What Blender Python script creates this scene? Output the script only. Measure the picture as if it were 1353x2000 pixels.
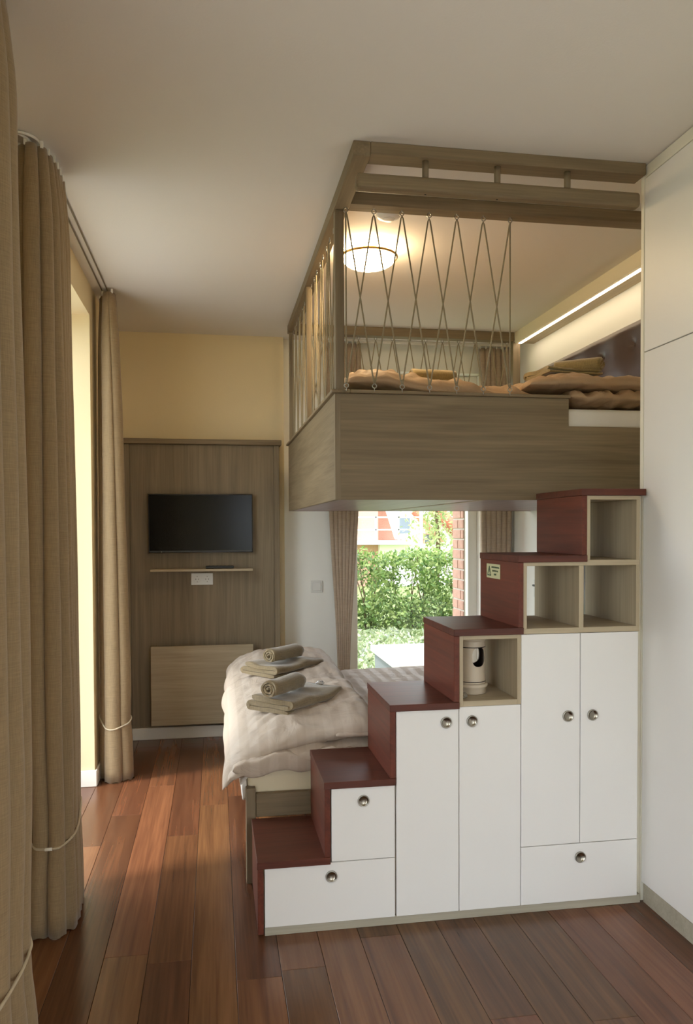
import bpy, bmesh, math, random
from mathutils import Vector, Matrix, noise
random.seed(7)
PI = math.pi
scene = bpy.context.scene
for o in list(bpy.data.objects):
    bpy.data.objects.remove(o)

# ------------------------------------------------------------------ camera
F_PX, YAW, PITCH, ROLL, CY = 1525.464, 0.1662492, 0.02466478, -0.00401064, 1070.99
cd = bpy.data.cameras.new('camera')
cam = bpy.data.objects.new('camera', cd)
scene.collection.objects.link(cam)
cd.sensor_fit = 'VERTICAL'; cd.sensor_height = 36.0; cd.lens = F_PX / 2000.0 * 36.0
cd.shift_y = (CY - 1000.0) / 2000.0
cd.clip_start = 0.02; cd.clip_end = 300
fw = Vector((math.sin(YAW) * math.cos(PITCH), math.cos(YAW) * math.cos(PITCH), -math.sin(PITCH)))
rt = Vector((math.cos(YAW), -math.sin(YAW), 0)); up = rt.cross(fw)
r2 = rt * math.cos(ROLL) + up * math.sin(ROLL); u2 = -rt * math.sin(ROLL) + up * math.cos(ROLL)
cam.matrix_world = Matrix(((r2.x, u2.x, -fw.x, 0), (r2.y, u2.y, -fw.y, 0), (r2.z, u2.z, -fw.z, 1.4), (0, 0, 0, 1)))
scene.camera = cam

# ------------------------------------------------------------------ world, sun, exposure
w = bpy.data.worlds.new('daylight_sky'); scene.world = w; w.use_nodes = True
bgn = w.node_tree.nodes['Background']
bgn.inputs[0].default_value = (0.87, 0.94, 1.0, 1); bgn.inputs[1].default_value = 3.0
sd = bpy.data.lights.new('sun', 'SUN'); sd.energy = 2.4; sd.angle = 0.10; sd.color = (1.0, 0.93, 0.82)
sun = bpy.data.objects.new('sun', sd); scene.collection.objects.link(sun)
sun.rotation_euler = Vector((-1.0, -0.30, 1.95)).to_track_quat('Z', 'Y').to_euler()
sun.location = (-6, 2, 9)
vs = scene.view_settings
vs.view_transform = 'Standard'; vs.look = 'None'; vs.gamma = 1.0; vs.use_curve_mapping = False
vs.exposure = 0.9
LAMP_POWER, LED_POWER = 25.0, 8.0
scene.cycles.diffuse_bounces = 6; scene.cycles.max_bounces = 14; scene.cycles.transparent_max_bounces = 16
scene.cycles.caustics_reflective = False; scene.cycles.caustics_refractive = False
scene.cycles.sample_clamp_indirect = 8.0

# ------------------------------------------------------------------ materials
def lin(c):
    return tuple((v / 255 / 12.92) if v / 255 <= 0.04045 else ((v / 255 + 0.055) / 1.055) ** 2.4 for v in c) + (1,)
MATS = {}
def base_mat(name):
    m = bpy.data.materials.new(name); m.use_nodes = True
    nt = m.node_tree; b = nt.nodes['Principled BSDF']
    MATS[name] = m
    return m, nt, b
def set_spec(b, v):
    b.inputs['Specular IOR Level'].default_value = v
def plain(name, col, rough=0.5, var=0.04, scale=6, metal=0, spec=0.5, bump=0.0, bscale=60):
    m, nt, b = base_mat(name)
    tc = nt.nodes.new('ShaderNodeTexCoord'); n = nt.nodes.new('ShaderNodeTexNoise')
    n.inputs['Scale'].default_value = scale; n.inputs['Detail'].default_value = 3
    nt.links.new(tc.outputs['Object'], n.inputs['Vector'])
    r = nt.nodes.new('ShaderNodeMixRGB'); c = lin(col)
    r.inputs[1].default_value = tuple(max(0, x * (1 - var)) for x in c[:3]) + (1,)
    r.inputs[2].default_value = tuple(min(1, x * (1 + var)) for x in c[:3]) + (1,)
    nt.links.new(n.outputs['Fac'], r.inputs[0]); nt.links.new(r.outputs[0], b.inputs['Base Color'])
    b.inputs['Roughness'].default_value = rough; b.inputs['Metallic'].default_value = metal; set_spec(b, spec)
    if bump:
        n2 = nt.nodes.new('ShaderNodeTexNoise'); n2.inputs['Scale'].default_value = bscale; n2.inputs['Detail'].default_value = 4
        nt.links.new(tc.outputs['Object'], n2.inputs['Vector'])
        bp = nt.nodes.new('ShaderNodeBump'); bp.inputs['Strength'].default_value = bump; bp.inputs['Distance'].default_value = 0.01
        nt.links.new(n2.outputs['Fac'], bp.inputs['Height']); nt.links.new(bp.outputs[0], b.inputs['Normal'])
    return m
def wood(name, dark, light, axis='X', rough=0.5, spec=0.4, s=1.0, rnd=False, coat=0.0):
    m, nt, b = base_mat(name); L = nt.links.new
    tc = nt.nodes.new('ShaderNodeTexCoord'); mp = nt.nodes.new('ShaderNodeMapping')
    sc = {'X': (1.2, 26, 26), 'Y': (26, 1.2, 26), 'Z': (26, 26, 1.2)}[axis]
    mp.inputs['Scale'].default_value = tuple(v * s for v in sc)
    vec = tc.outputs['Object']
    if rnd:
        oi = nt.nodes.new('ShaderNodeObjectInfo'); mul = nt.nodes.new('ShaderNodeVectorMath'); mul.operation = 'SCALE'
        mul.inputs[0].default_value = (7.3, 3.1, 1.7); L(oi.outputs['Random'], mul.inputs['Scale'])
        sc2 = nt.nodes.new('ShaderNodeVectorMath'); sc2.operation = 'SCALE'; sc2.inputs['Scale'].default_value = 9
        L(mul.outputs[0], sc2.inputs[0])
        ad = nt.nodes.new('ShaderNodeVectorMath'); L(tc.outputs['Object'], ad.inputs[0]); L(sc2.outputs[0], ad.inputs[1]); vec = ad.outputs[0]
    L(vec, mp.inputs['Vector'])
    n1 = nt.nodes.new('ShaderNodeTexNoise'); n1.inputs['Scale'].default_value = 1.0; n1.inputs['Detail'].default_value = 6; n1.inputs['Distortion'].default_value = 0.8
    L(mp.outputs[0], n1.inputs['Vector'])
    mp2 = nt.nodes.new('ShaderNodeMapping'); mp2.inputs['Scale'].default_value = tuple(v * s * (5 if v > 2 else 3) for v in sc); L(vec, mp2.inputs['Vector'])
    n2 = nt.nodes.new('ShaderNodeTexNoise'); n2.inputs['Scale'].default_value = 1.0; n2.inputs['Detail'].default_value = 3; L(mp2.outputs[0], n2.inputs['Vector'])
    cr = nt.nodes.new('ShaderNodeValToRGB'); cr.color_ramp.elements[0].position = 0.32; cr.color_ramp.elements[1].position = 0.72
    cr.color_ramp.elements[0].color = lin(dark); cr.color_ramp.elements[1].color = lin(light)
    mx = nt.nodes.new('ShaderNodeMath'); mx.operation = 'MULTIPLY_ADD'; mx.inputs[1].default_value = 0.35
    L(n2.outputs['Fac'], mx.inputs[0])
    m2 = nt.nodes.new('ShaderNodeMath'); m2.operation = 'MULTIPLY'; m2.inputs[1].default_value = 0.65; L(n1.outputs['Fac'], m2.inputs[0]); L(m2.outputs[0], mx.inputs[2])
    L(mx.outputs[0], cr.inputs[0])
    out = cr.outputs[0]
    if rnd:
        hs = nt.nodes.new('ShaderNodeHueSaturation')
        mr = nt.nodes.new('ShaderNodeMapRange'); mr.inputs[3].default_value = 0.72; mr.inputs[4].default_value = 1.3; L(oi.outputs['Random'], mr.inputs[0]); L(mr.outputs[0], hs.inputs['Value'])
        m3 = nt.nodes.new('ShaderNodeMath'); m3.operation = 'MULTIPLY'; m3.inputs[1].default_value = 13.7; L(oi.outputs['Random'], m3.inputs[0])
        m4 = nt.nodes.new('ShaderNodeMath'); m4.operation = 'FRACT'; L(m3.outputs[0], m4.inputs[0])
        mr2 = nt.nodes.new('ShaderNodeMapRange'); mr2.inputs[3].default_value = 0.492; mr2.inputs[4].default_value = 0.514; L(m4.outputs[0], mr2.inputs[0]); L(mr2.outputs[0], hs.inputs['Hue'])
        L(out, hs.inputs['Color']); out = hs.outputs[0]
    L(out, b.inputs['Base Color']); b.inputs['Roughness'].default_value = rough; set_spec(b, spec)
    b.inputs['Coat Weight'].default_value = coat; b.inputs['Coat Roughness'].default_value = 0.25
    bp = nt.nodes.new('ShaderNodeBump'); bp.inputs['Strength'].default_value = 0.03 if rnd else 0.12; bp.inputs['Distance'].default_value = 0.002
    L(n2.outputs['Fac'], bp.inputs['Height']); L(bp.outputs[0], b.inputs['Normal'])
    return m
def linen(name, col, scale=420, rough=0.9, var=0.16, transl=0.0, sheen=0.2):
    m, nt, b = base_mat(name); L = nt.links.new
    tc = nt.nodes.new('ShaderNodeTexCoord')
    outs = []
    for sc in ((scale, scale, scale * 0.06), (scale * 0.05, scale * 0.05, scale)):
        mp = nt.nodes.new('ShaderNodeMapping'); mp.inputs['Scale'].default_value = sc; L(tc.outputs['Object'], mp.inputs['Vector'])
        n = nt.nodes.new('ShaderNodeTexNoise'); n.inputs['Scale'].default_value = 1; n.inputs['Detail'].default_value = 2; L(mp.outputs[0], n.inputs['Vector']); outs.append(n)
    ad = nt.nodes.new('ShaderNodeMath'); L(outs[0].outputs['Fac'], ad.inputs[0]); L(outs[1].outputs['Fac'], ad.inputs[1])
    mr = nt.nodes.new('ShaderNodeMapRange'); mr.inputs[1].default_value = 0.65; mr.inputs[2].default_value = 1.35; L(ad.outputs[0], mr.inputs[0])
    r = nt.nodes.new('ShaderNodeMixRGB'); c = lin(col)
    r.inputs[1].default_value = tuple(x * (1 - var) for x in c[:3]) + (1,); r.inputs[2].default_value = tuple(min(1, x * (1 + var)) for x in c[:3]) + (1,)
    L(mr.outputs[0], r.inputs[0]); L(r.outputs[0], b.inputs['Base Color'])
    b.inputs['Roughness'].default_value = rough; set_spec(b, 0.2); b.inputs['Sheen Weight'].default_value = sheen; b.inputs['Sheen Roughness'].default_value = 0.5
    bp = nt.nodes.new('ShaderNodeBump'); bp.inputs['Strength'].default_value = 0.15; bp.inputs['Distance'].default_value = 0.002; L(ad.outputs[0], bp.inputs['Height']); L(bp.outputs[0], b.inputs['Normal'])
    return m
def duvet_mat(name, c1, c2, axis=0, band=0.055, wscale=9):
    m, nt, b = base_mat(name); L = nt.links.new
    tc = nt.nodes.new('ShaderNodeTexCoord'); sp = nt.nodes.new('ShaderNodeSeparateXYZ'); L(tc.outputs['Object'], sp.inputs[0])
    mm = nt.nodes.new('ShaderNodeMath'); mm.operation = 'MULTIPLY'; mm.inputs[1].default_value = 2 * PI / band; L(sp.outputs[axis], mm.inputs[0])
    sn = nt.nodes.new('ShaderNodeMath'); sn.operation = 'SINE'; L(mm.outputs[0], sn.inputs[0])
    mr = nt.nodes.new('ShaderNodeMapRange'); mr.inputs[1].default_value = -0.25; mr.inputs[2].default_value = 0.25; L(sn.outputs[0], mr.inputs[0])
    r = nt.nodes.new('ShaderNodeMixRGB'); r.inputs[1].default_value = lin(c1); r.inputs[2].default_value = lin(c2); L(mr.outputs[0], r.inputs[0]); L(r.outputs[0], b.inputs['Base Color'])
    mr2 = nt.nodes.new('ShaderNodeMapRange'); mr2.inputs[3].default_value = 0.8; mr2.inputs[4].default_value = 0.62; L(mr.outputs[0], mr2.inputs[0]); L(mr2.outputs[0], b.inputs['Roughness'])
    set_spec(b, 0.35)
    n = nt.nodes.new('ShaderNodeTexNoise'); n.inputs['Scale'].default_value = wscale; n.inputs['Detail'].default_value = 5; n.inputs['Distortion'].default_value = 1.2; L(tc.outputs['Object'], n.inputs['Vector'])
    bp = nt.nodes.new('ShaderNodeBump'); bp.inputs['Strength'].default_value = 0.35; bp.inputs['Distance'].default_value = 0.03; L(n.outputs['Fac'], bp.inputs['Height']); L(bp.outputs[0], b.inputs['Normal'])
    return m
def emit(name, col, strength):
    m, nt, b = base_mat(name)
    b.inputs['Base Color'].default_value = (0.9, 0.88, 0.82, 1)
    b.inputs['Emission Color'].default_value = lin(col); b.inputs['Emission Strength'].default_value = strength
    return m
def glass_pane(name, tint=(1, 1, 1), f=0.07):
    m, nt, b = base_mat(name); L = nt.links.new
    nt.nodes.remove(b); t = nt.nodes.new('ShaderNodeBsdfTransparent'); t.inputs[0].default_value = tint + (1,)
    g = nt.nodes.new('ShaderNodeBsdfGlossy'); g.inputs['Roughness'].default_value = 0.02
    fr = nt.nodes.new('ShaderNodeValue'); fr.outputs[0].default_value = 0.04
    mx = nt.nodes.new('ShaderNodeMixShader'); L(fr.outputs[0], mx.inputs[0]); L(t.outputs[0], mx.inputs[1]); L(g.outputs[0], mx.inputs[2])
    L(mx.outputs[0], nt.nodes['Material Output'].inputs[0])
    return m
def leafy(name, cols, transl=0.35):
    m, nt, b = base_mat(name); L = nt.links.new
    at = nt.nodes.new('ShaderNodeNewGeometry')
    cr = nt.nodes.new('ShaderNodeValToRGB'); L(at.outputs['Random Per Island'], cr.inputs[0])
    cr.color_ramp.elements[0].color = lin(cols[0]); cr.color_ramp.elements[1].color = lin(cols[-1])
    for i, c in enumerate(cols[1:-1]):
        e = cr.color_ramp.elements.new((i + 1) / (len(cols) - 1)); e.color = lin(c)
    L(cr.outputs[0], b.inputs['Base Color']); b.inputs['Roughness'].default_value = 0.5
    tr = nt.nodes.new('ShaderNodeBsdfTranslucent'); L(cr.outputs[0], tr.inputs[0])
    mx = nt.nodes.new('ShaderNodeMixShader'); mx.inputs[0].default_value = transl
    L(b.outputs[0], mx.inputs[1]); L(tr.outputs[0], mx.inputs[2]); L(mx.outputs[0], nt.nodes['Material Output'].inputs[0])
    return m

plain('ceiling_paint', (230, 226, 219), 0.9, 0.02, 2, bump=0.05, bscale=120)
plain('wall_cream', (234, 216, 176), 0.9, 0.02, 2, bump=0.05, bscale=150)
plain('wall_white', (242, 242, 236), 0.9, 0.02, 2, bump=0.05, bscale=150)
plain('bulkhead_cream', (234, 224, 200), 0.7, 0.02)
plain('trim_white', (236, 232, 222), 0.45, 0.02)
plain('laminate_white', (232, 230, 226), 0.42, 0.015, 3)
plain('laminate_cream', (232, 228, 212), 0.4, 0.015, 3)
wood('oak_x', (112, 96, 73), (144, 127, 100), 'X', 0.55)
wood('oak_y', (112, 96, 73), (144, 127, 100), 'Y', 0.55)
wood('oak_z', (116, 101, 80), (146, 131, 106), 'Z', 0.55)
wood('oak_light_z', (166, 150, 124), (192, 178, 150), 'Z', 0.5)
wood('oak_light_x', (166, 150, 124), (192, 178, 150), 'X', 0.5)
wood('oak_light_y', (166, 150, 124), (192, 178, 150), 'Y', 0.5)
wood('oak_plinth', (160, 152, 134), (184, 178, 160), 'X', 0.5)
wood('mahogany_x', (72, 37, 28), (102, 54, 40), 'X', 0.40, 0.32)
wood('mahogany_y', (80, 40, 29), (116, 58, 41), 'Y', 0.42, 0.32)
wood('underboard', (112, 84, 84), (150, 122, 122), 'Y', 0.35, 0.5, s=0.7)
wood('plank', (82, 51, 34), (122, 81, 53), 'Y', 0.27, 0.5, s=0.8, rnd=True)
plain('floor_base', (40, 22, 14), 0.8)
linen('curtain_linen', (150, 129, 99))
linen('curtain_taupe', (176, 157, 138))
linen('cord', (190, 176, 150), 900)
linen('rope', (148, 136, 112), 1200)
plain('steel', (170, 166, 158), 0.3, 0.03, metal=1)
plain('steel_dark', (96, 90, 80), 0.35, 0.03, metal=1)
plain('cup_dark', (60, 54, 46), 0.35, 0.03, metal=0.6)
plain('dish_metal', (150, 144, 132), 0.22, 0.03, metal=1)
duvet_mat('duvet_linen', (190, 175, 159), (197, 183, 168), 0, 0.075)
duvet_mat('duvet_tan', (168, 140, 110), (171, 143, 113), 1, 0.075)
plain('sheet_white', (226, 222, 214), 0.85, 0.03, 5, bump=0.25, bscale=14)
plain('mattress_ticking', (232, 220, 190), 0.8, 0.03, 5, bump=0.15, bscale=20)
linen('towel_taupe', (138, 122, 94), 500, var=0.3, sheen=0.5)
linen('towel_olive', (138, 118, 76), 500, var=0.3, sheen=0.5)
plain('leather', (72, 54, 46), 0.42, 0.1, 30, bump=0.15, bscale=260)
plain('screen', (10, 10, 12), 0.16, 0.0, spec=0.2)
plain('bezel', (24, 22, 22), 0.35, 0.0)
plain('black_plastic', (20, 20, 20), 0.4, 0.0)
plain('grey_plastic', (70, 72, 74), 0.4, 0.0)
plain('track_grey', (128, 118, 102), 0.5, 0.0)
plain('switch_white', (226, 226, 222), 0.4, 0.0)
plain('ceramic', (206, 192, 172), 0.3, 0.03)
plain('burner_dark', (34, 24, 22), 0.3, 0.0)
plain('plate_cream', (186, 182, 140), 0.5, 0.02)
plain('print_green', (34, 66, 46), 0.6, 0.0)
plain('brass', (176, 140, 80), 0.35, 0.03, metal=0.8)
emit('lamp_glow', (255, 222, 170), LAMP_POWER)
emit('led_glow', (255, 234, 202), LED_POWER)
glass_pane('window_glass'); 
plain('clear_glass', (235, 240, 240), 0.05); MATS['clear_glass'].node_tree.nodes['Principled BSDF'].inputs['Transmission Weight'].default_value = 0.9
plain('silver_wrap', (200, 200, 198), 0.25, 0.2, 90, metal=0.7)
plain('lawn_soil', (116, 132, 80), 0.95, 0.3, 1.5)
plain('bounce_stone', (168, 166, 162), 0.9, 0.08, 3)  # neutral grey for the added bounce slabs outside
plain('brick_red', (196, 152, 134), 0.85, 0.2, 30)
plain('mortar', (206, 200, 190), 0.9, 0.05)
plain('render_white', (240, 238, 232), 0.9, 0.03)
plain('concrete', (112, 118, 120), 0.85, 0.08, 20)
plain('stone_top', (216, 212, 204), 0.8, 0.08, 30)
plain('roof_tile', (178, 110, 86), 0.8, 0.15, 20)
plain('window_dark', (110, 120, 130), 0.2, 0.0)
plain('bark', (96, 76, 54), 0.9, 0.2, 20)
plain('metal_white', (236, 236, 236), 0.4, 0.0)
leafy('hedge_leaf', [(72, 100, 52), (100, 130, 62), (136, 158, 84), (158, 172, 108), (92, 122, 70)])
leafy('cover_leaf', [(104, 126, 84), (150, 164, 118), (180, 188, 152), (176, 184, 172)])
leafy('tree_leaf', [(130, 150, 96), (170, 180, 120), (190, 200, 150)])

# ------------------------------------------------------------------ builders
ORG = {}
def new_obj(name, data):
    o = bpy.data.objects.new(name, data); scene.collection.objects.link(o); return o
def tag(o, label=None, cat=None, group=None, kind=None):
    if label: o['label'] = label
    if cat: o['category'] = cat
    if group: o['group'] = group
    if kind: o['kind'] = kind
    return o
def thing(name, loc, label, cat, group=None, kind=None):
    o = new_obj(name, None); o.location = loc; o.empty_display_size = 0.1
    ORG[o] = Vector(loc); return tag(o, label, cat, group, kind)
def O(name, bm, mat, parent=None, loc=None, label=None, cat=None, group=None, kind=None, smooth=False):
    """bm in world coordinates -> one mesh object; mat: name or list of names"""
    if loc is None:
        if parent is not None: loc = ORG[parent]
        else:
            xs = [v.co for v in bm.verts]
            loc = Vector(((min(v.x for v in xs) + max(v.x for v in xs)) / 2, (min(v.y for v in xs) + max(v.y for v in xs)) / 2, min(v.z for v in xs)))
    loc = Vector(loc)
    me = bpy.data.meshes.new(name)
    bmesh.ops.translate(bm, verts=bm.verts, vec=-loc)
    bmesh.ops.recalc_face_normals(bm, faces=bm.faces)
    bm.to_mesh(me); bm.free()
    for n in ([mat] if isinstance(mat, str) else mat): me.materials.append(MATS[n])
    if smooth:
        me.polygons.foreach_set('use_smooth', [True] * len(me.polygons))
    o = new_obj(name, me)
    if parent is not None:
        o.parent = parent; o.location = loc - ORG[parent]
    else: o.location = loc
    ORG[o] = loc
    return tag(o, label, cat, group, kind)
def inst(name, src, loc, parent=None, rot=None, **k):
    """another object on the same mesh data; loc = world origin"""
    o = new_obj(name, src.data)
    if parent is not None: o.parent = parent; o.location = Vector(loc) - ORG[parent]
    else: o.location = loc
    if rot: o.rotation_euler = rot
    ORG[o] = Vector(loc)
    return tag(o, **k)
def B(): return bmesh.new()
def box(bm, x0, x1, y0, y1, z0, z1, bev=0.0, mi=0, seg=1):
    t = bmesh.new()
    bmesh.ops.create_cube(t, size=1)
    for v in t.verts:
        v.co = Vector(((x0 + x1) / 2 + v.co.x * (x1 - x0), (y0 + y1) / 2 + v.co.y * (y1 - y0), (z0 + z1) / 2 + v.co.z * (z1 - z0)))
    if bev: bmesh.ops.bevel(t, geom=t.edges[:], offset=bev, segments=seg, affect='EDGES', profile=0.5)
    add(bm, t, mi); return bm
def add(bm, t, mi=None):
    bmesh.ops.recalc_face_normals(t, faces=t.faces)
    mp = {v: bm.verts.new(v.co) for v in t.verts}
    for f in t.faces:
        try: g = bm.faces.new([mp[v] for v in f.verts])
        except ValueError: continue
        g.smooth = f.smooth; g.material_index = f.material_index if mi is None else mi
    t.free()
def bx(*a, **k): return box(B(), *a, **k)
def tube(bm, pts, r, seg=8, closed=False, mi=0, caps=True):
    pts = [Vector(p) for p in pts]; n = len(pts); rings = []
    ref = None
    for i, p in enumerate(pts):
        if closed: d = pts[(i + 1) % n] - pts[i - 1]
        else: d = pts[min(i + 1, n - 1)] - pts[max(i - 1, 0)]
        d.normalize()
        if ref is None: ref = Vector((0, 0, 1)) if abs(d.z) < 0.9 else Vector((1, 0, 0))
        a = d.cross(ref)
        if a.length < 1e-5: a = d.cross(Vector((0, 1, 0.01)))
        a.normalize(); b = a.cross(d).normalized(); ref = b
        rr = r[i] if isinstance(r, (list, tuple)) else r
        rings.append([bm.verts.new(p + (a * math.cos(2 * PI * k / seg) + b * math.sin(2 * PI * k / seg)) * rr) for k in range(seg)])
    m = n if closed else n - 1
    for i in range(m):
        A, C = rings[i], rings[(i + 1) % n]
        for k in range(seg):
            f = bm.faces.new((A[k], A[(k + 1) % seg], C[(k + 1) % seg], C[k])); f.smooth = True; f.material_index = mi
    if caps and not closed:
        for R in (rings[0], rings[-1]):
            f = bm.faces.new(R); f.material_index = mi
    return bm
def lathe(bm, prof, c, axis='Z', seg=32, mi=0, smooth=True):
    """prof: list of (radius, height) ; c centre"""
    rings = []
    for r, h in prof:
        ring = []
        for k in range(seg):
            a = 2 * PI * k / seg; p = (r * math.cos(a), r * math.sin(a), h)
            if axis == 'Y': p = (p[0], p[2], p[1])
            elif axis == 'X': p = (p[2], p[0], p[1])
            ring.append(bm.verts.new(Vector(c) + Vector(p)))
        rings.append(ring)
    for i in range(len(prof) - 1):
        for k in range(seg):
            f = bm.faces.new((rings[i][k], rings[i][(k + 1) % seg], rings[i + 1][(k + 1) % seg], rings[i + 1][k])); f.smooth = smooth; f.material_index = mi[i] if isinstance(mi, list) else mi
    for R, j in ((rings[0], 0), (rings[-1], -1)):
        if prof[j][0] > 1e-4:
            f = bm.faces.new(R); f.material_index = mi[j] if isinstance(mi, list) else mi
    return bm
def lerp(a, b, t): return a + (b - a) * t
def poly_at(path, u):
    P = [Vector(p + (0,)) for p in path]; L = [0]
    for i in range(1, len(P)): L.append(L[-1] + (P[i] - P[i - 1]).length)
    d = u * L[-1]
    for i in range(1, len(P)):
        if d <= L[i] + 1e-9:
            t = (d - L[i - 1]) / max(1e-9, L[i] - L[i - 1])
            return P[i - 1].lerp(P[i], t), (P[i] - P[i - 1]).normalized()
    return P[-1], (P[-1] - P[-2]).normalized()
def smooth_path(path, it=3):
    for _ in range(it):
        q = [path[0]]
        for a, b in zip(path[:-1], path[1:]):
            q.append((lerp(a[0], b[0], .25), lerp(a[1], b[1], .25))); q.append((lerp(a[0], b[0], .75), lerp(a[1], b[1], .75)))
        q.append(path[-1]); path = q
    return path

# ================================================================== SETTING
HC = 2.73; XL = -0.66; XR = 2.15; YB = 5.50; YTV = 5.44; YF = -2.2
# floor with single planks
fl = O('floor', bx(XL - 0.34, XR + .3, YF - .3, YB + .35, -0.12, -0.012), 'floor_base', kind='structure')
PW = 0.1415; x = -0.229 - 4 * PW; col = 0
rows = []
while x < XR:
    rows.append(x); x += PW
FIX = {4: [2.56, 3.62], 2: [3.93], 3: [4.35], 5: [2.05, 4.0], 12: [1.1, 2.72], 13: [2.04], 8: [1.7, 2.9]}
plank_src = {}
for ri, x0 in enumerate(rows):
    xa, xb = max(x0, XL - .30), min(x0 + PW, XR)
    if xb - xa < 0.01: continue
    cuts = sorted(FIX.get(ri, [])); rr = random.Random(ri * 31 + 5)
    if not cuts: cuts = [1.2 + rr.random() * 1.6]
    while cuts[-1] < YB - 0.5: cuts.append(cuts[-1] + 1.15 + rr.random() * .7)
    while cuts[0] > YF + 0.6: cuts.insert(0, cuts[0] - 1.15 - rr.random() * .7)
    cuts = [YF] + [c for c in cuts if YF + .2 < c < YB + .0] + [YB + .3]
    for a, b in zip(cuts[:-1], cuts[1:]):
        bm = bx(xa + .0006, xb - .0006, a + .0006, b - .0006, -0.012, 0.0, bev=0.0009)
        O('plank', bm, 'plank', fl, loc=((xa + xb) / 2, (a + b) / 2, -0.012))
O('ceiling', bx(XL - 0.34, XR + .3, YF - .3, YB + .35, HC, HC + .25), 'ceiling_paint', kind='structure')
# left wall with two deep glazed recesses
W1 = (3.02, 4.41, 2.56); W2 = (-1.95, 1.42, 2.22)
bm = B()
XO = XL - 0.34
box(bm, XO, XL, YF - .3, W2[0], 0, HC); box(bm, XO, XL, W2[0], W2[1], W2[2], HC); box(bm, XO, XL, W2[1], W1[0], 0, HC)
box(bm, XO, XL, W1[0], W1[1], W1[2], HC); box(bm, XO, XL, W1[1], YB + .35, 0, HC)
O('wall_left', bm, 'wall_cream', kind='structure')
# back wall: cream part behind the television, white part around the window
O('wall_back', bx(XL, 0.475, YTV, YB + .35, 0, HC), 'wall_cream', kind='structure')
WB = (0.95, 1.93, 2.53)
bm = B()
box(bm, 0.475, WB[0], YB, YB + .22, 0, HC); box(bm, WB[1], XR + .3, YB, YB + .22, 0, HC); box(bm, WB[0], WB[1], YB, YB + .22, WB[2], HC)
O('wall_window_side', bm, 'wall_white', kind='structure')
O('wall_right', bx(XR, XR + .3, YF - .3, YB, 0, HC), 'wall_white', kind='structure')
W3 = (0.30, 2.08, 2.15)
bm = B()
box(bm, XL, W3[0], YF - .3, YF, 0, HC); box(bm, W3[1], XR, YF - .3, YF, 0, HC); box(bm, W3[0], W3[1], YF - .3, YF, W3[2], HC)
O('wall_front', bm, 'wall_cream', kind='structure')
# windows (frames + panes)
def window(name, axis, c, a0, a1, z1, n, fr=0.06, dep=0.07, z0=0.0):
    """axis 'X': glazing plane x=c running along y ; axis 'Y': plane y=c running along x"""
    def bb(bm, u0, u1, zz0, zz1, d0, d1, **k):
        return box(bm, d0, d1, u0, u1, zz0, zz1, **k) if axis == 'X' else box(bm, u0, u1, d0, d1, zz0, zz1, **k)
    bm = B()
    bb(bm, a0, a1, z0, z0 + fr, c, c + dep, bev=.004); bb(bm, a0, a1, z1 - fr, z1, c, c + dep, bev=.004)
    for i in range(n + 1):
        u = lerp(a0 + fr / 2, a1 - fr / 2, i / n); bb(bm, u - fr / 2, u + fr / 2, z0 + fr, z1 - fr, c, c + dep, bev=.004)
    f = O(name, bm, 'trim_white', kind='structure')
    for i in range(n):
        u0 = lerp(a0 + fr / 2, a1 - fr / 2, i / n) + fr / 2; u1 = lerp(a0 + fr / 2, a1 - fr / 2, (i + 1) / n) - fr / 2
        O('pane', bb(B(), u0, u1, z0 + fr, z1 - fr, c + dep / 2 - .003, c + dep / 2 + .003), 'window_glass', f)
    return f
window('window_1', 'Y', 5.60, WB[0], WB[1], WB[2], 1, fr=.07)
window('window_2', 'X', XL - .28, W1[0], W1[1], W1[2], 1)
window('window_3', 'X', XL - .28, W2[0], W2[1], W2[2], 3)
window('window_4', 'Y', YF - .22, W3[0], W3[1], W3[2], 3)
# baseboards
O('baseboard_jamb', bx(XL - .26, XL + .012, W1[1] - .014, W1[1] - .001, 0, .09, bev=.003), 'trim_white', kind='structure')
bm = B(); box(bm, XL + .001, XL + .013, W1[1], YTV, 0, .09, bev=.003); O('baseboard_left', bm, 'trim_white', kind='structure')
O('baseboard_window_side', bx(.48, WB[0], YB - .013, YB - .001, 0, .09, bev=.003), 'trim_white', kind='structure')
# brick lining of the outer window reveal, laid brick by brick
pier = O('trim_brick_reveal', bx(1.868, 2.45, 5.72, 5.99, -.1, 2.75), 'mortar', kind='structure')
bh, jt = .066, .012
bsrc = None; k = 0; z = -.08
while z < 2.7:
    off = 0 if k % 2 else -.11
    for yy in ([5.722, 5.86] if k % 2 else [5.722, 5.792]):
        ln = (5.99 - yy - .0) if yy > 5.75 else ([.126, .058][0 if k % 2 else 1])
        bm = bx(1.860, 1.96, yy, yy + ln, z, z + bh, bev=.003); O('brick', bm, 'brick_red', pier, loc=(1.86, yy, z))
    z += bh + jt; k += 1
O('trim_outer_left', bx(.42, .955, 5.72, 5.99, -.1, 2.75), 'brick_red', kind='structure')
O('trim_outer_head', bx(.955, 1.868, 5.72, 5.99, 2.5, 2.75), 'brick_red', kind='structure')

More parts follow.
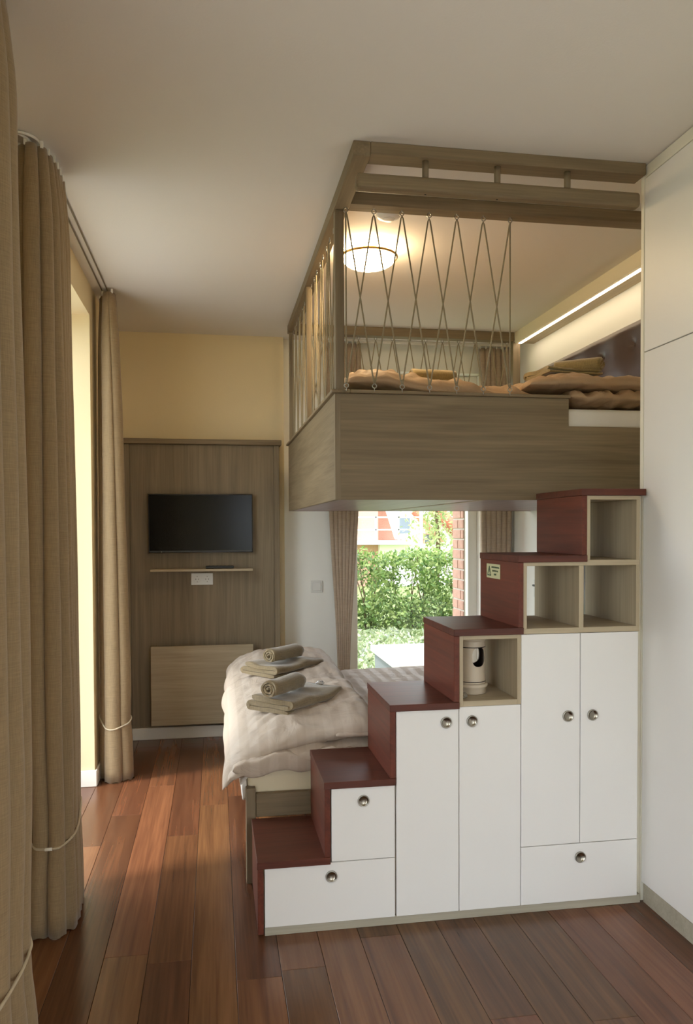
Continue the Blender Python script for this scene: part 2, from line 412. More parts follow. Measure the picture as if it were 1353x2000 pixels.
# ================================================================== WARDROBE (right)
XW = 1.565
wr = thing('wardrobe', (1.85, 1.5, 0), 'tall built-in wardrobe with plain off-white doors at the right edge', 'wardrobe')
Y0, Y1 = 0.30, 2.70
O('body', bx(XW + .022, XR - .005, Y0, Y1 - .001, .07, 2.726), 'laminate_cream', wr)
O('plinth', bx(XW + .004, XR - .02, Y0, Y1 - .03, 0, .07, bev=.001), 'oak_plinth', wr)
O('end_panel', bx(XW - .001, XW + .0215, Y1 - .0195, Y1, .0, 2.726, bev=.001), 'laminate_cream', wr)
O('filler_strip', bx(XW + .001, XW + .022, Y0, Y1 - .02, 2.684, 2.726, bev=.001), 'laminate_cream', wr)
for i in range(4):
    ya = Y1 - .02 - (i + 1) * .592; yb = Y1 - .02 - i * .592 - .004
    O('door', bx(XW, XW + .02, ya, yb, .074, 2.045, bev=.0012), 'laminate_white', wr)
    O('upper_door', bx(XW, XW + .02, ya, yb, 2.049, 2.680, bev=.0012), 'laminate_white', wr)

# ================================================================== STORAGE STAIRCASE
ST = thing('storage_staircase', (.85, 2.86, 0), 'stepped storage staircase with mahogany treads and white cupboard doors', 'staircase')
SX = [.131, .363, .595, .827, 1.066, 1.309, 1.545]
SZ = [.264, .526, .785, 1.044, 1.302, 1.543]
YS0, YS1, TT = 2.652, 3.06, .024
for k in range(6):
    x1 = SX[k + 1] + (.021 if k < 5 else .014)
    O('tread', bx(SX[k], x1, YS0 - .006, YS1, SZ[k] - TT, SZ[k], bev=.0012), 'mahogany_x', ST)
    zb = SZ[k - 1] if k else .012
    rs = O('riser', bx(SX[k] + .002, SX[k] + .022, YS0, YS1 - .002, zb, SZ[k] - TT - .0006, bev=.0012), 'mahogany_y', ST)
    if k == 4: R5 = rs
O('plinth', bx(.157, 1.555, YS0 + .014, YS1 - .02, 0, .031, bev=.001), 'oak_plinth', ST)
YD0, YD1 = YS0 + .006, YS0 + .026
def ring_src():
    bm = B()
    lathe(bm, [(.0205, 0), (.0205, -.0050), (.0195, -.0062), (.0178, -.0062), (.0168, -.0052)], (0, 0, 0), 'Y', 32, mi=0)
    lathe(bm, [(.0168, -.0052), (.0150, -.0034), (.0115, -.0016), (.007, -.0006), (.0001, -.0003)], (0, 0, 0), 'Y', 32, mi=1)
    bm.faces.ensure_lookup_table()
    for f in [f for f in bm.faces if len(f.verts) > 8]: bm.faces.remove(f)
    return bm
RING = None
def pull(parent, x, z):
    global RING
    loc = (x, YD0, z)
    if RING is None:
        bm = ring_src(); bmesh.ops.translate(bm, verts=bm.verts, vec=loc)
        RING = O('ring_pull', bm, ['steel', 'dish_metal'], parent, loc=loc, label='round recessed metal ring pull')
    else:
        inst('ring_pull', RING, loc, parent, label='round recessed metal ring pull')
def front(name, x0, x1, z0, z1, px, pz):
    g = .0013
    o = O(name, bx(x0 + g, x1 - g, YD0, YD1, z0 + g, z1 - g, bev=.001), 'laminate_white', ST)
    pull(o, px, pz)
front('drawer', .156, .616, .031, .243, .388, .194)
front('drawer', .388, .616, .243, .526 - TT, .502, .452)
front('door', .619, .849, .031, .785 - TT, .802, .713)
front('door', .849, 1.081, .031, .767, .897, .714)
front('door', 1.081, 1.309, .245, 1.019, 1.261, .716)
front('door', 1.309, 1.538, .245, 1.019, 1.357, .716)
front('drawer', 1.081, 1.538, .031, .245, 1.310, .194)
# closed carcasses behind the fronts
for x0, x1, z1 in ((.154, .385, .24), (.386, .617, .50), (.618, .849, .76), (.850, 1.081, .765), (1.082, 1.541, 1.017)):
    O('carcass', bx(x0, x1, YD1 + .001, YS1 - .003, .032, z1), 'oak_light_z', ST)
O('scribe_strip', bx(1.5408, 1.5635, YS0 + .036, YS0 + .05, .0, 1.518), 'laminate_cream', ST)
def cub(n, *a): O(n, bx(*a, bev=.0008), 'oak_light_z' if (a[5] - a[4]) > .05 else 'oak_light_x', ST)
ya, yb = YS0 + .004, YS1 - .003
# cubby under the fourth tread
cub('cubby_side', .850, .864, ya, yb, .767, 1.020 - .001); cub('cubby_side', 1.066, 1.081, ya, yb, .767, 1.019)
cub('cubby_shelf', .864, 1.066, ya, yb, .767, .786); cub('cubby_shelf', .864, 1.066, ya, yb, 1.005, 1.019)
# two cubbies above the tall doors
cub('cubby_shelf', 1.0885, 1.540, ya, yb, 1.0195, 1.039)
cub('cubby_side', 1.0885, 1.102, ya, yb, 1.039, 1.264); cub('cubby_side', 1.302, 1.320, ya, yb, 1.039, 1.264); cub('cubby_side', 1.526, 1.540, ya, yb, 1.039, 1.264)
cub('cubby_shelf', 1.0885, 1.3310, ya, yb, 1.264, 1.2775); cub('cubby_shelf', 1.3312, 1.540, ya, yb, 1.264, 1.284)
# top cubby
cub('cubby_side', 1.3312, 1.345, ya, yb, 1.284, 1.504); cub('cubby_side', 1.526, 1.540, ya, yb, 1.284, 1.504)
cub('cubby_shelf', 1.3312, 1.540, ya, yb, 1.504, 1.5185)
# small warning plate on the fifth riser
xs = SX[4] + .0015
sg = thing('warning_plate', (xs, 2.903, 1.206), 'small cream plate with a green warning triangle on the fifth riser', 'sign')
O('plate', bx(xs - .002, xs, 2.829, 2.977, 1.206, 1.262, bev=.0008), 'plate_cream', sg)
xp = xs - .0032
def bar(bm, p, q, wd):      # flat stroke on the plate from p=(y,z) to q
    p = Vector((xp, p[0], p[1])); q = Vector((xp, q[0], q[1])); d = (q - p).normalized(); n = Vector((1, 0, 0)).cross(d) * wd / 2
    a = [bm.verts.new(v) for v in (p - n, q - n, q + n, p + n)]; c = [bm.verts.new(v.co + Vector((.0009, 0, 0))) for v in a]
    bm.faces.new(a); bm.faces.new(c[::-1])
    for i in range(4): bm.faces.new((a[i], a[(i + 1) % 4], c[(i + 1) % 4], c[i]))
bm = B(); A_, B_, C_ = (2.964, 1.217), (2.924, 1.217), (2.944, 1.252)
bar(bm, A_, B_, .004); bar(bm, B_, C_, .003); bar(bm, C_, A_, .003); bar(bm, (2.944, 1.242), (2.944, 1.228), .003); bar(bm, (2.944, 1.2245), (2.944, 1.2215), .003)
O('triangle', bm, 'print_green', sg)
bm = B(); rr = random.Random(3)
for zc, y0, y1 in ((1.249, 2.918, 2.838), (1.235, 2.908, 2.846), (1.2215, 2.892, 2.866)):
    y = y0
    while y > y1:
        wd = .0035 + rr.random() * .003
        bar(bm, (y, zc - .0028), (y - wd * .4, zc + .0028 + rr.random() * .0015), .0014); bar(bm, (y, zc), (y - wd, zc + rr.uniform(-.002, .002)), .0014)
        y -= wd + .0016
O('lettering', bm, 'print_green', sg)

# ceramic burner in the lowest cubby
cx, cy, cz = .943, 2.80, .7865
cb = thing('ceramic_burner', (cx, cy, cz), 'white ceramic cylinder burner with an oval opening in the stair cubby', 'burner')
bm = B(); lathe(bm, [(.052, .0), (.054, .004), (.054, .022), (.060, .026), (.060, .034), (.054, .038), (.0505, .039), (.0001, .039)], (cx, cy, cz), 'Z', 40)
O('base', bm, 'ceramic', cb)
H0, H1, R_ = .0395, .196, .0505
bm = B(); lathe(bm, [(R_, H0), (R_, H1), (R_ - .005, H1), (R_ - .005, H0), (R_, H0 + .00001)], (cx, cy, cz), 'Z', 64)
body = O('body', bm, ['ceramic', 'burner_dark'], cb)
bm = B(); ang = math.radians(-6); oc = Vector((cx + .013, cy, cz + .138)); ring0, ring1 = [], []
for k in range(32):
    a = 2 * PI * k / 32; ux = .0265 * math.copysign(abs(math.cos(a)) ** .75, math.cos(a)); uz = .036 * math.copysign(abs(math.sin(a)) ** .75, math.sin(a))
    ring0.append(bm.verts.new(oc + Vector((ux, -.12, uz)))); ring1.append(bm.verts.new(oc + Vector((ux, .12, uz))))
for k in range(32): bm.faces.new((ring0[k], ring0[(k + 1) % 32], ring1[(k + 1) % 32], ring1[k]))
bm.faces.new(ring0); bm.faces.new(ring1)
cut = O('opening_cutter', bm, 'ceramic')
md = body.modifiers.new('opening', 'BOOLEAN'); md.object = cut; md.operation = 'DIFFERENCE'; md.solver = 'EXACT'
bpy.context.view_layer.update()
dg = bpy.context.evaluated_depsgraph_get(); nm = bpy.data.meshes.new_from_object(body.evaluated_get(dg))
body.modifiers.clear(); body.data = nm; bpy.data.objects.remove(cut)
for p_ in nm.polygons:                                   # inside of the tube takes the dark colour
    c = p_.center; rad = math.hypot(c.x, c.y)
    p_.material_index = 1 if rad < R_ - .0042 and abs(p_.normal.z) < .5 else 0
    p_.use_smooth = False
for zz in (H0 + .006, H1 - .022):
    bm = B(); tube(bm, [(cx + .0508 * math.cos(a * PI / 20), cy + .0508 * math.sin(a * PI / 20), cz + zz) for a in range(40)], .0016, 6, True); O('dark_band', bm, 'burner_dark', cb)
bm = B(); lathe(bm, [(.0508, H1), (.052, H1 + .003), (.0515, H1 + .010), (.046, H1 + .012), (.040, H1 + .007), (.0001, H1 + .006)], (cx, cy, cz), 'Z', 40); O('bowl', bm, 'ceramic', cb)
bm = B(); lathe(bm, [(.006, 0), (.011, .004), (.012, .010), (.010, .016), (.005, .020), (.0001, .021)], (.884, 2.705, .7865), 'Z', 20)
O('glass_bead', bm, 'clear_glass', label='tiny clear glass knob lying in front of the ceramic burner', cat='glass', smooth=True)

# ================================================================== LOFT BED
LX0, LY0, LY1 = .478, 3.12, 5.13
LB = thing('loft_bed', (1.3, 4.1, 1.519), 'raised oak loft bed box with ceiling frame above the stairs', 'loft bed')
bm = B()
bm = B()
vv = [bm.verts.new((x_, LY0, z_)) for x_, z_ in ((LX0 + .024, 1.519), (XR - .003, 1.519), (XR - .003, 1.832), (1.480, 1.832), (1.480, 1.947), (LX0 + .024, 1.947))]
fc = bm.faces.new(vv); ex = bmesh.ops.extrude_face_region(bm, geom=[fc])
bmesh.ops.translate(bm, verts=[g_ for g_ in ex['geom'] if isinstance(g_, bmesh.types.BMVert)], vec=(0, .024, 0))
O('front_panel', bm, 'oak_x', LB)
O('corner_edge', bx(LX0, LX0 + .0238, LY0 - .001, LY0 + .024, 1.519, 1.947, bev=.001), 'oak_z', LB)
O('side_panel', bx(LX0, LX0 + .022, LY0 + .025, LY1, 1.519, 1.947, bev=.0012), 'oak_y', LB)
O('back_panel', bx(LX0 + .023, XR - .003, LY1 - .022, LY1, 1.519, 1.947, bev=.0012), 'oak_x', LB)
O('cap_rail', bx(LX0 + .062, 1.484, LY0 - .014, LY0 + .05, 1.9475, 1.961, bev=.002), 'oak_x', LB)
O('cap_rail', bx(LX0 - .014, LX0 + .0615, LY0 - .014, LY1 + .02, 1.9475, 1.961, bev=.002), 'oak_y', LB)
O('cap_rail', bx(LX0 + .062, XR - .003, LY1 - .05, LY1 + .02, 1.9475, 1.961, bev=.002), 'oak_x', LB)
O('underside_board', bx(LX0 + .023, 1.10, LY0 + .025, LY1 - .023, 1.521, 1.545), 'underboard', LB)
O('underside_board', bx(1.125, XR - .004, LY0 + .025, LY1 - .023, 1.521, 1.545), 'underboard', LB)
O('underside_batten', bx(1.1005, 1.1245, LY0 + .025, LY1 - .023, 1.519, 1.545), 'oak_light_y', LB)
O('bed_base', bx(LX0 + .03, XR - .005, LY0 + .03, LY1 - .03, 1.72, 1.765), 'oak_y', LB)
# ceiling frame
O('ceiling_beam', bx(.476, .5355, 2.66, 5.14, 2.678, 2.7295, bev=.002), 'oak_y', LB)
O('ceiling_beam', bx(.536, 1.560, 2.66, 2.740, 2.688, 2.7295, bev=.002), 'oak_x', LB)
O('ceiling_beam', bx(.536, XR - .004, 3.06, 3.13, 2.680, 2.7295, bev=.002), 'oak_x', LB)
O('ceiling_beam', bx(.536, 2.013, 5.07, 5.14, 2.672, 2.7295, bev=.002), 'oak_x', LB)
hr = O('handrail', bx(.488, 1.545, 2.668, 2.712, 2.574, 2.628, bev=.012, seg=3), 'oak_x', LB)
for xd in (.737, 1.001, 1.267):
    bm = B(); lathe(bm, [(.0115, 2.626), (.0115, 2.689)], (xd, 2.688, 0), 'Z', 16); O('spacer_dowel', bm, 'oak_z', hr)
for xd in (.737, 1.001):
    bm = B(); lathe(bm, [(.004, 0), (.004, -.0012), (.0001, -.0014)], (xd, 2.69, 2.574), 'Z', 10); O('screw_head', bm, 'cup_dark', hr)
O('corner_post', bx(LX0 + .004, LX0 + .040, LY0 + .0, LY0 + .040, 1.961, 2.678, bev=.002), 'oak_z', LB)
for yy in (4.12, 5.085):
    O('corner_post', bx(LX0 + .004, LX0 + .030, yy, yy + .026, 1.961, 2.678, bev=.002), 'oak_z', LB)
O('corner_post', bx(2.008, 2.060, 5.085, 5.135, 1.961, 2.672, bev=.002), 'oak_z', LB)
# bulkhead with LED strip along the right wall
bh_ = thing('light_bulkhead', (2.08, 4.1, 2.655), 'cream bulkhead board with a glowing light strip above the headboard', 'strip light')
O('board', bx(2.014, 2.0375, 3.135, 5.069, 2.655, 2.7295, bev=.001), 'bulkhead_cream', bh_)
O('light_strip', bx(2.0385, 2.058, 3.14, 5.065, 2.652, 2.664, bev=.002), 'led_glow', bh_)
O('profile', bx(2.0585, XR - .001, 3.14, 5.065, 2.656, 2.7295), 'oak_light_y', bh_)

# rope railings
def eye_bm(c, ax, updir):
    bm = B(); c = Vector(c); R = .0085
    pts = [c + (Vector((math.cos(a), 0, math.sin(a))) if ax == 'X' else Vector((0, math.cos(a), math.sin(a)))) * R for a in [i * PI / 8 for i in range(16)]]
    tube(bm, pts, .0022, 6, True); tube(bm, [c + Vector((0, 0, R * updir)), c + Vector((0, 0, (R + .014) * updir))], .0022, 6)
    return bm
EYES = {}
def railing(label, A, Bp, n, zt, zb, ax, name='rope_railing', grp='rope railings around the loft bed'):
    A, Bp = Vector(A), Vector(Bp); t = thing(name, ((A + Bp) / 2)[:2] + (zb - .02,), label, 'railing', grp)
    P = [A.lerp(Bp, i / (n - 1)) for i in range(n)]
    for up_, z in ((1, zt), (-1, zb)):
        for p in P:
            c = (p.x, p.y, z)
            key = (ax, up_)
            if key not in EYES: EYES[key] = O('screw_eye', eye_bm(c, ax, up_), 'steel', t, loc=c)
            else: inst('screw_eye', EYES[key], c, t)
    # two zigzag cords that cross half way between the eyes
    off = Vector((0, .004, 0)) if ax == 'X' else Vector((.004, 0, 0))
    for ph in (0, 1):
        pts = []
        for i, p in enumerate(P):
            top = (i + ph) % 2 == 0
            q = Vector((p.x, p.y, zt - .010 if top else zb + .010)) + off * (1 if ph else -1)
            d = (Bp - A).normalized() * .0045; s_ = -1 if top else 1
            pts += [q - d + Vector((0, 0, s_ * .012)), q + Vector((0, 0, 0)), q + d + Vector((0, 0, s_ * .012))]
        O('cord', tube(B(), pts[1:-1], .0033, 6), 'rope', t)
    for e in (0, n - 1):
        p = P[e]; O('cord', tube(B(), [(p.x, p.y, zt - .012), (p.x, p.y, zb + .012)], .0033, 6), 'rope', t)
    # knot sleeves at the lower eyes
    for p in P:
        O('knot', tube(B(), [(p.x, p.y, zb + .010), (p.x, p.y, zb + .022), (p.x, p.y, zb + .030)], [.0048, .006, .003], 8), 'rope', t)
railing('zigzag cord railing along the front of the loft bed', (.521, 3.092, 0), (1.207, 3.092, 0), 7, 2.667, 1.974, 'X')
railing('zigzag cord railing along the left side of the loft, nearer half', (.505, 3.20, 0), (.505, 4.08, 0), 9, 2.664, 1.974, 'Y')
railing('zigzag cord railing along the left side of the loft, farther half', (.505, 4.18, 0), (.505, 5.05, 0), 9, 2.664, 1.974, 'Y')
railing('zigzag cord railing at the far end of the loft before the window', (.60, 5.10, 0), (1.97, 5.10, 0), 13, 2.658, 1.974, 'X')

# ceiling lamp and smoke detector over the loft
lm = thing('ceiling_lamp', (.727, 3.66, 2.60), 'round glowing ceiling lamp with a brass ring above the loft', 'lamp')
bm = B(); lathe(bm, [(.118, 2.7285), (.125, 2.712), (.127, 2.692)], (.727, 3.66, 0), 'Z', 40); O('upper_glass', bm, 'lamp_glow', lm, smooth=True)
bm = B(); lathe(bm, [(.127, 2.684)] + [(.127 * math.cos(a), 2.684 - .055 * math.sin(a)) for a in [i * PI / 2 / 9 for i in range(1, 9)]] + [(.0001, 2.629)], (.727, 3.66, 0), 'Z', 40); O('glass_shade', bm, 'lamp_glow', lm, smooth=True)
bm = B(); tube(bm, [(.727 + .131 * math.cos(a * PI / 24), 3.66 + .131 * math.sin(a * PI / 24), 2.686) for a in range(48)], .0065, 8, True); O('brass_ring', bm, 'brass', lm)
sm = thing('smoke_detector', (.728, 3.22, 2.69), 'white round smoke detector on the ceiling beside the lamp', 'smoke detector')
bm = B(); lathe(bm, [(.050, 2.7295), (.052, 2.716), (.046, 2.706), (.03, 2.700), (.0001, 2.699)], (.728, 3.235, 0), 'Z', 28); O('housing', bm, 'switch_white', sm)
bm = B(); lathe(bm, [(.026, 2.7005), (.022, 2.694), (.0001, 2.693)], (.728, 3.235, 0), 'Z', 24); O('sensor_cap', bm, 'trim_white', sm)

# headboards
def headboard(name, y0, y1, z0, z1, xb, xf, rows, cols, label):
    t = thing(name, ((xb + xf) / 2, (y0 + y1) / 2, z0), label, 'headboard')
    bm = B(); nu, nv = 90, 44; g = []
    btn = [((c + (.5 if r % 2 else 0)) / cols, (r + .5) / rows) for r in range(rows) for c in range(cols + 1)]
    def hgt(u, v):
        e = min(u, 1 - u) * (y1 - y0); e2 = min(v, 1 - v) * (z1 - z0)
        ed = min(1, e / .05) ** .5 * min(1, e2 / .05) ** .5 if e > 0 and e2 > 0 else 0
        d = 0
        for bu, bv in btn:
            r = math.hypot((u - bu) * (y1 - y0), (v - bv) * (z1 - z0)); d = max(d, math.exp(-(r / .035) ** 2), .55 * math.exp(-(r / .10) ** 2))
        return ed * (1 - .42 * d)
    for i in range(nu + 1):
        row = []
        for j in range(nv + 1):
            u, v = i / nu, j / nv; row.append(bm.verts.new((lerp(xb, xf, .25 + .75 * hgt(u, v)), lerp(y0, y1, u), lerp(z0, z1, v))))
        g.append(row)
    back = {}
    for i in range(nu):
        for j in range(nv): bm.faces.new((g[i][j], g[i + 1][j], g[i + 1][j + 1], g[i][j + 1])).smooth = True
    loop = [g[i][0] for i in range(nu + 1)] + [g[nu][j] for j in range(1, nv + 1)] + [g[i][nv] for i in range(nu - 1, -1, -1)] + [g[0][j] for j in range(nv - 1, 0, -1)]
    bk = [bm.verts.new((xb, v.co.y, v.co.z)) for v in loop]
    for i in range(len(loop)): bm.faces.new((loop[i], loop[(i + 1) % len(loop)], bk[(i + 1) % len(loop)], bk[i]))
    bm.faces.new(bk)
    O('cushion', bm, 'leather', t)
    for bu, bv in btn:
        if .03 < bu < .97:
            yy, zz = lerp(y0, y1, bu), lerp(z0, z1, bv); xx = lerp(xb, xf, .25 + .75 * hgt(bu, bv))
            m = B(); lathe(m, [(.009, 0), (.008, -.004), (.0001, -.006)], (xx, yy, zz), 'X', 12); O('button', m, 'leather', t, loc=(xx, yy, zz), smooth=True)
headboard('headboard', 3.16, 5.04, 1.92, 2.445, 2.146, 2.045, 2, 6, 'dark brown buttoned leather headboard on the loft wall')
headboard('headboard', 3.15, 4.40, .45, 1.285, 2.146, 2.07, 3, 4, 'dark brown headboard of the lower bed, seen through the stair cubby')

# ================================================================== SOFT THINGS
def sgnpow(v, p): return math.copysign(abs(v) ** p, v)
def pillow(bm, corners, zmid, ht, hb, nu=60, nv=60, n=5, m=.5, wr_amp=.012, wr_scale=(6, 6), seed=0, edge=.015, roll=1.0, smooth_f=True):
    """closed cushion-like body. corners: 4 (x,y) counter-clockwise from s=-1,t=-1; zmid(x,y,s,t)"""
    c = [Vector(p + (0,)) for p in corners]; top, bot = [], []
    for i in range(nu + 1):
        rt_, rb_ = [], []
        for j in range(nv + 1):
            a = -math.cos(PI * i / nu); b = -math.cos(PI * j / nv)
            s, t = sgnpow(a, .8), sgnpow(b, .8)
            u, v = (s + 1) / 2, (t + 1) / 2
            P = c[0] * (1 - u) * (1 - v) + c[1] * u * (1 - v) + c[2] * u * v + c[3] * (1 - u) * v
            f = max(0, (1 - abs(s) ** n)) * max(0, (1 - abs(t) ** n)); f = f ** m
            nz = noise.noise(Vector((P.x * wr_scale[0], P.y * wr_scale[1], seed * 7.1)))
            nz += .6 * abs(noise.noise(Vector((P.x * wr_scale[0] * 2.3 + 3, P.y * wr_scale[1] * 2.1, seed * 3.3))))
            nz += .35 * noise.noise(Vector((P.x * 22, P.y * 22, seed + 9)))
            e = edge * noise.noise(Vector((P.x * 5, P.y * 5, seed * 2.2 + 50)))
            cen = (c[0] + c[1] + c[2] + c[3]) / 4; rad = (P - cen); k = max(abs(s), abs(t)) ** 6
            P2 = P + rad.normalized() * e * k * 2 if rad.length > 1e-6 else P
            z = zmid(P.x, P.y, s, t)
            rt_.append(bm.verts.new((P2.x, P2.y, z + ht * f + wr_amp * nz * f ** .6)))
            if i in (0, nu) or j in (0, nv): rb_.append(rt_[-1])
            else: rb_.append(bm.verts.new((P2.x, P2.y, z - hb * f + wr_amp * .5 * nz * f)))
        top.append(rt_); bot.append(rb_)
    for i in range(nu):
        for j in range(nv):
            q = (top[i][j], top[i + 1][j], top[i + 1][j + 1], top[i][j + 1]); f = bm.faces.new(q); f.smooth = True
            q = (bot[i][j], bot[i][j + 1], bot[i + 1][j + 1], bot[i + 1][j])
            if len(set(q)) >= 3:
                try: f = bm.faces.new(q); f.smooth = True
                except ValueError: pass
    return bm

# lower bed: frame, mattress, covers
BF = thing('bed_frame', (1.1, 4.0, 0), 'low oak bed frame standing behind the staircase', 'bed')
bx0, by0, by1 = .111, 3.075, 4.90
for yy in (by0, by1 - .05):
    O('leg', bx(bx0, bx0 + .038, yy, yy + .05, 0, .378, bev=.002), 'oak_z', BF)
    O('leg', bx(2.02, 2.06, yy, yy + .05, 0, .378, bev=.002), 'oak_z', BF)
O('side_rail', bx(bx0 + .039, 2.02, by0 + .004, by0 + .029, .262, .354, bev=.002), 'oak_x', BF)
O('side_rail', bx(bx0 + .039, 2.02, by1 - .029, by1 - .004, .262, .354, bev=.002), 'oak_x', BF)
O('foot_rail', bx(bx0 + .006, bx0 + .031, by0 + .051, by1 - .051, .262, .354, bev=.002), 'oak_y', BF)
for i in range(12):
    xx = .30 + i * .145; O('slat', bx(xx, xx + .07, by0 + .03, by1 - .03, .318, .334, bev=.002), 'oak_y', BF)
MT = O('mattress', bx(.118, 2.035, by0 + .034, by1 - .03, .3345, .478, bev=.022, seg=4), 'mattress_ticking', label='thick cream mattress on the low oak bed', cat='mattress', smooth=True)
# foot end of the sheet gathered at the corner
bm = B(); pillow(bm, [(.088, 3.095), (.20, 3.095), (.20, 4.80), (.088, 4.80)], lambda x, y, s, t: .445 - .06 * (s < 0) * (-s), .03, .02, 16, 60, 8, .4, .006, (9, 20), 3)
pillow(bm, [(.098, 3.10), (.116, 3.10), (.116, 4.80), (.098, 4.80)], lambda x, y, s, t: .37, .085, .09, 10, 60, 8, .4, .003, (9, 30), 4)
O('fitted_sheet', bm, 'sheet_white', label='white sheet tucked over the foot of the lower mattress', cat='sheet')
bm = B(); pillow(bm, [(.55, 3.13), (1.62, 3.13), (1.62, 4.84), (.55, 4.84)], lambda x, y, s, t: .500 , .030, .020, 70, 90, 10, .4, .016, (5, 7), 11, .01)
O('spread_duvet', bm, 'duvet_linen', label='pale duvet lying flat on the lower bed under the window', cat='duvet', smooth=True)
# folded duvet at the foot end
def zm_top(x, y, s, t):
    u = (s + 1) / 2; near = max(0, (-.50 - t) / .50)
    d = -.075 * max(0, (.34 - u) / .34) ** 1.6
    d -= (.095 * (1 - u) ** 2.8 - .016) * near ** 1.4
    d += .018 * noise.noise(Vector((x * 3.1 + y * 1.3, y * 2.2, 4.4))) * min(1, (1 + t) * 3)
    return .530 + .036 * (t + 1) + d + .045 * u * (1 - .35 * (t + 1))
def zm_low(x, y, s, t):
    u = (s + 1) / 2; near = max(0, (-.55 - t) / .45)
    return .504 - .060 * max(0, (.35 - u) / .35) ** 1.5 - .030 * near ** 1.3 * (1 - u) ** .8
bm = B()
pillow(bm, [(.020, 3.085), (.655, 3.105), (.665, 4.80), (.060, 4.80)], zm_top, .085, .055, 120, 170, 8, .5, .027, (4.4, 6.5), 1, .022)
pillow(bm, [(.040, 3.066), (.655, 3.070), (.650, 4.74), (.070, 4.74)], zm_low, .056, .036, 100, 110, 8, .40, .022, (10, 6), 5, .012)
pillow(bm, [(.060, 3.064), (.640, 3.066), (.640, 3.112), (.060, 3.112)], lambda x, y, s, t: .448 + .022 * (s + 1) + .008 * math.sin(x * 31), .040, .030, 90, 26, 6, .5, .014, (14, 4), 15, .004)
pillow(bm, [(.47, 3.066), (.672, 3.070), (.685, 3.60), (.52, 3.60)], lambda x, y, s, t: .572, .036, .034, 40, 60, 2.6, .5, .016, (14, 8), 6, .010)
O('folded_duvet', bm, 'duvet_linen', label='puffy folded beige striped duvet at the foot of the lower bed', cat='duvet', smooth=True)
bm = B(); pillow(bm, [(1.64, 3.9), (2.02, 3.9), (2.03, 4.72), (1.66, 4.72)], lambda x, y, s, t: .62 + .10 * s, .10, .08, 40, 50, 3.2, .55, .012, (6, 6), 21)
O('pillow', bm, 'sheet_white', label='white pillow at the head of the lower bed by the right wall', cat='pillow', smooth=True)

# towels
def spiral_towel(name, c, length, R, ang, mat, label, grp, tilt=0.0, turns=3.2):
    """rolled towel lying along direction ang (in plan)"""
    prof = []; n = 84; th = R * .20
    def sp(t): 
        a = t * turns * 2 * PI; r = lerp(R * .16, R - th * .5, t); return a, r
    outer, inner = [], []
    for i in range(n + 1):
        a, r = sp(i / n); wob = 1 + .05 * math.sin(3 * a + 1); tt = th * (.5 if i < n - 2 else .3)
        outer.append((math.cos(a) * (r + tt) * wob, math.sin(a) * (r + tt) * .92)); inner.append((math.cos(a) * (r - tt) * wob, math.sin(a) * (r - tt) * .92))
    loop = outer + inner[::-1]; m = len(loop); bm = B(); K = 14; rings = []
    for k in range(K + 1):
        s = (k / K - .5) * length; e = .93 if k in (0, K) else 1.0
        ring = []
        for i, (px, pz) in enumerate(loop):
            wv = noise.noise(Vector((s * 22, i * .13, R * 99))) * .003
            ss = s + (noise.noise(Vector((i * .22, k // K * 5.0, 3.0))) * .008 if k in (0, K) else 0)
            ring.append(bm.verts.new((ss, px * e + wv, pz * e + R * .92 + wv)))
        rings.append(ring)
    for k in range(K):
        for i in range(m):
            bm.faces.new((rings[k][i], rings[k][(i + 1) % m], rings[k + 1][(i + 1) % m], rings[k + 1][i])).smooth = True
    for R_e in (rings[0], rings[-1]):
        for i in range(n):
            bm.faces.new((R_e[i], R_e[i + 1], R_e[m - 2 - i], R_e[m - 1 - i]))
    bmesh.ops.transform(bm, matrix=Matrix.Translation(c) @ Matrix.Rotation(ang, 4, 'Z') @ Matrix.Rotation(tilt, 4, 'Y'), verts=bm.verts)
    return O(name, bm, mat, loc=c, label=label, cat='towel', group=grp)
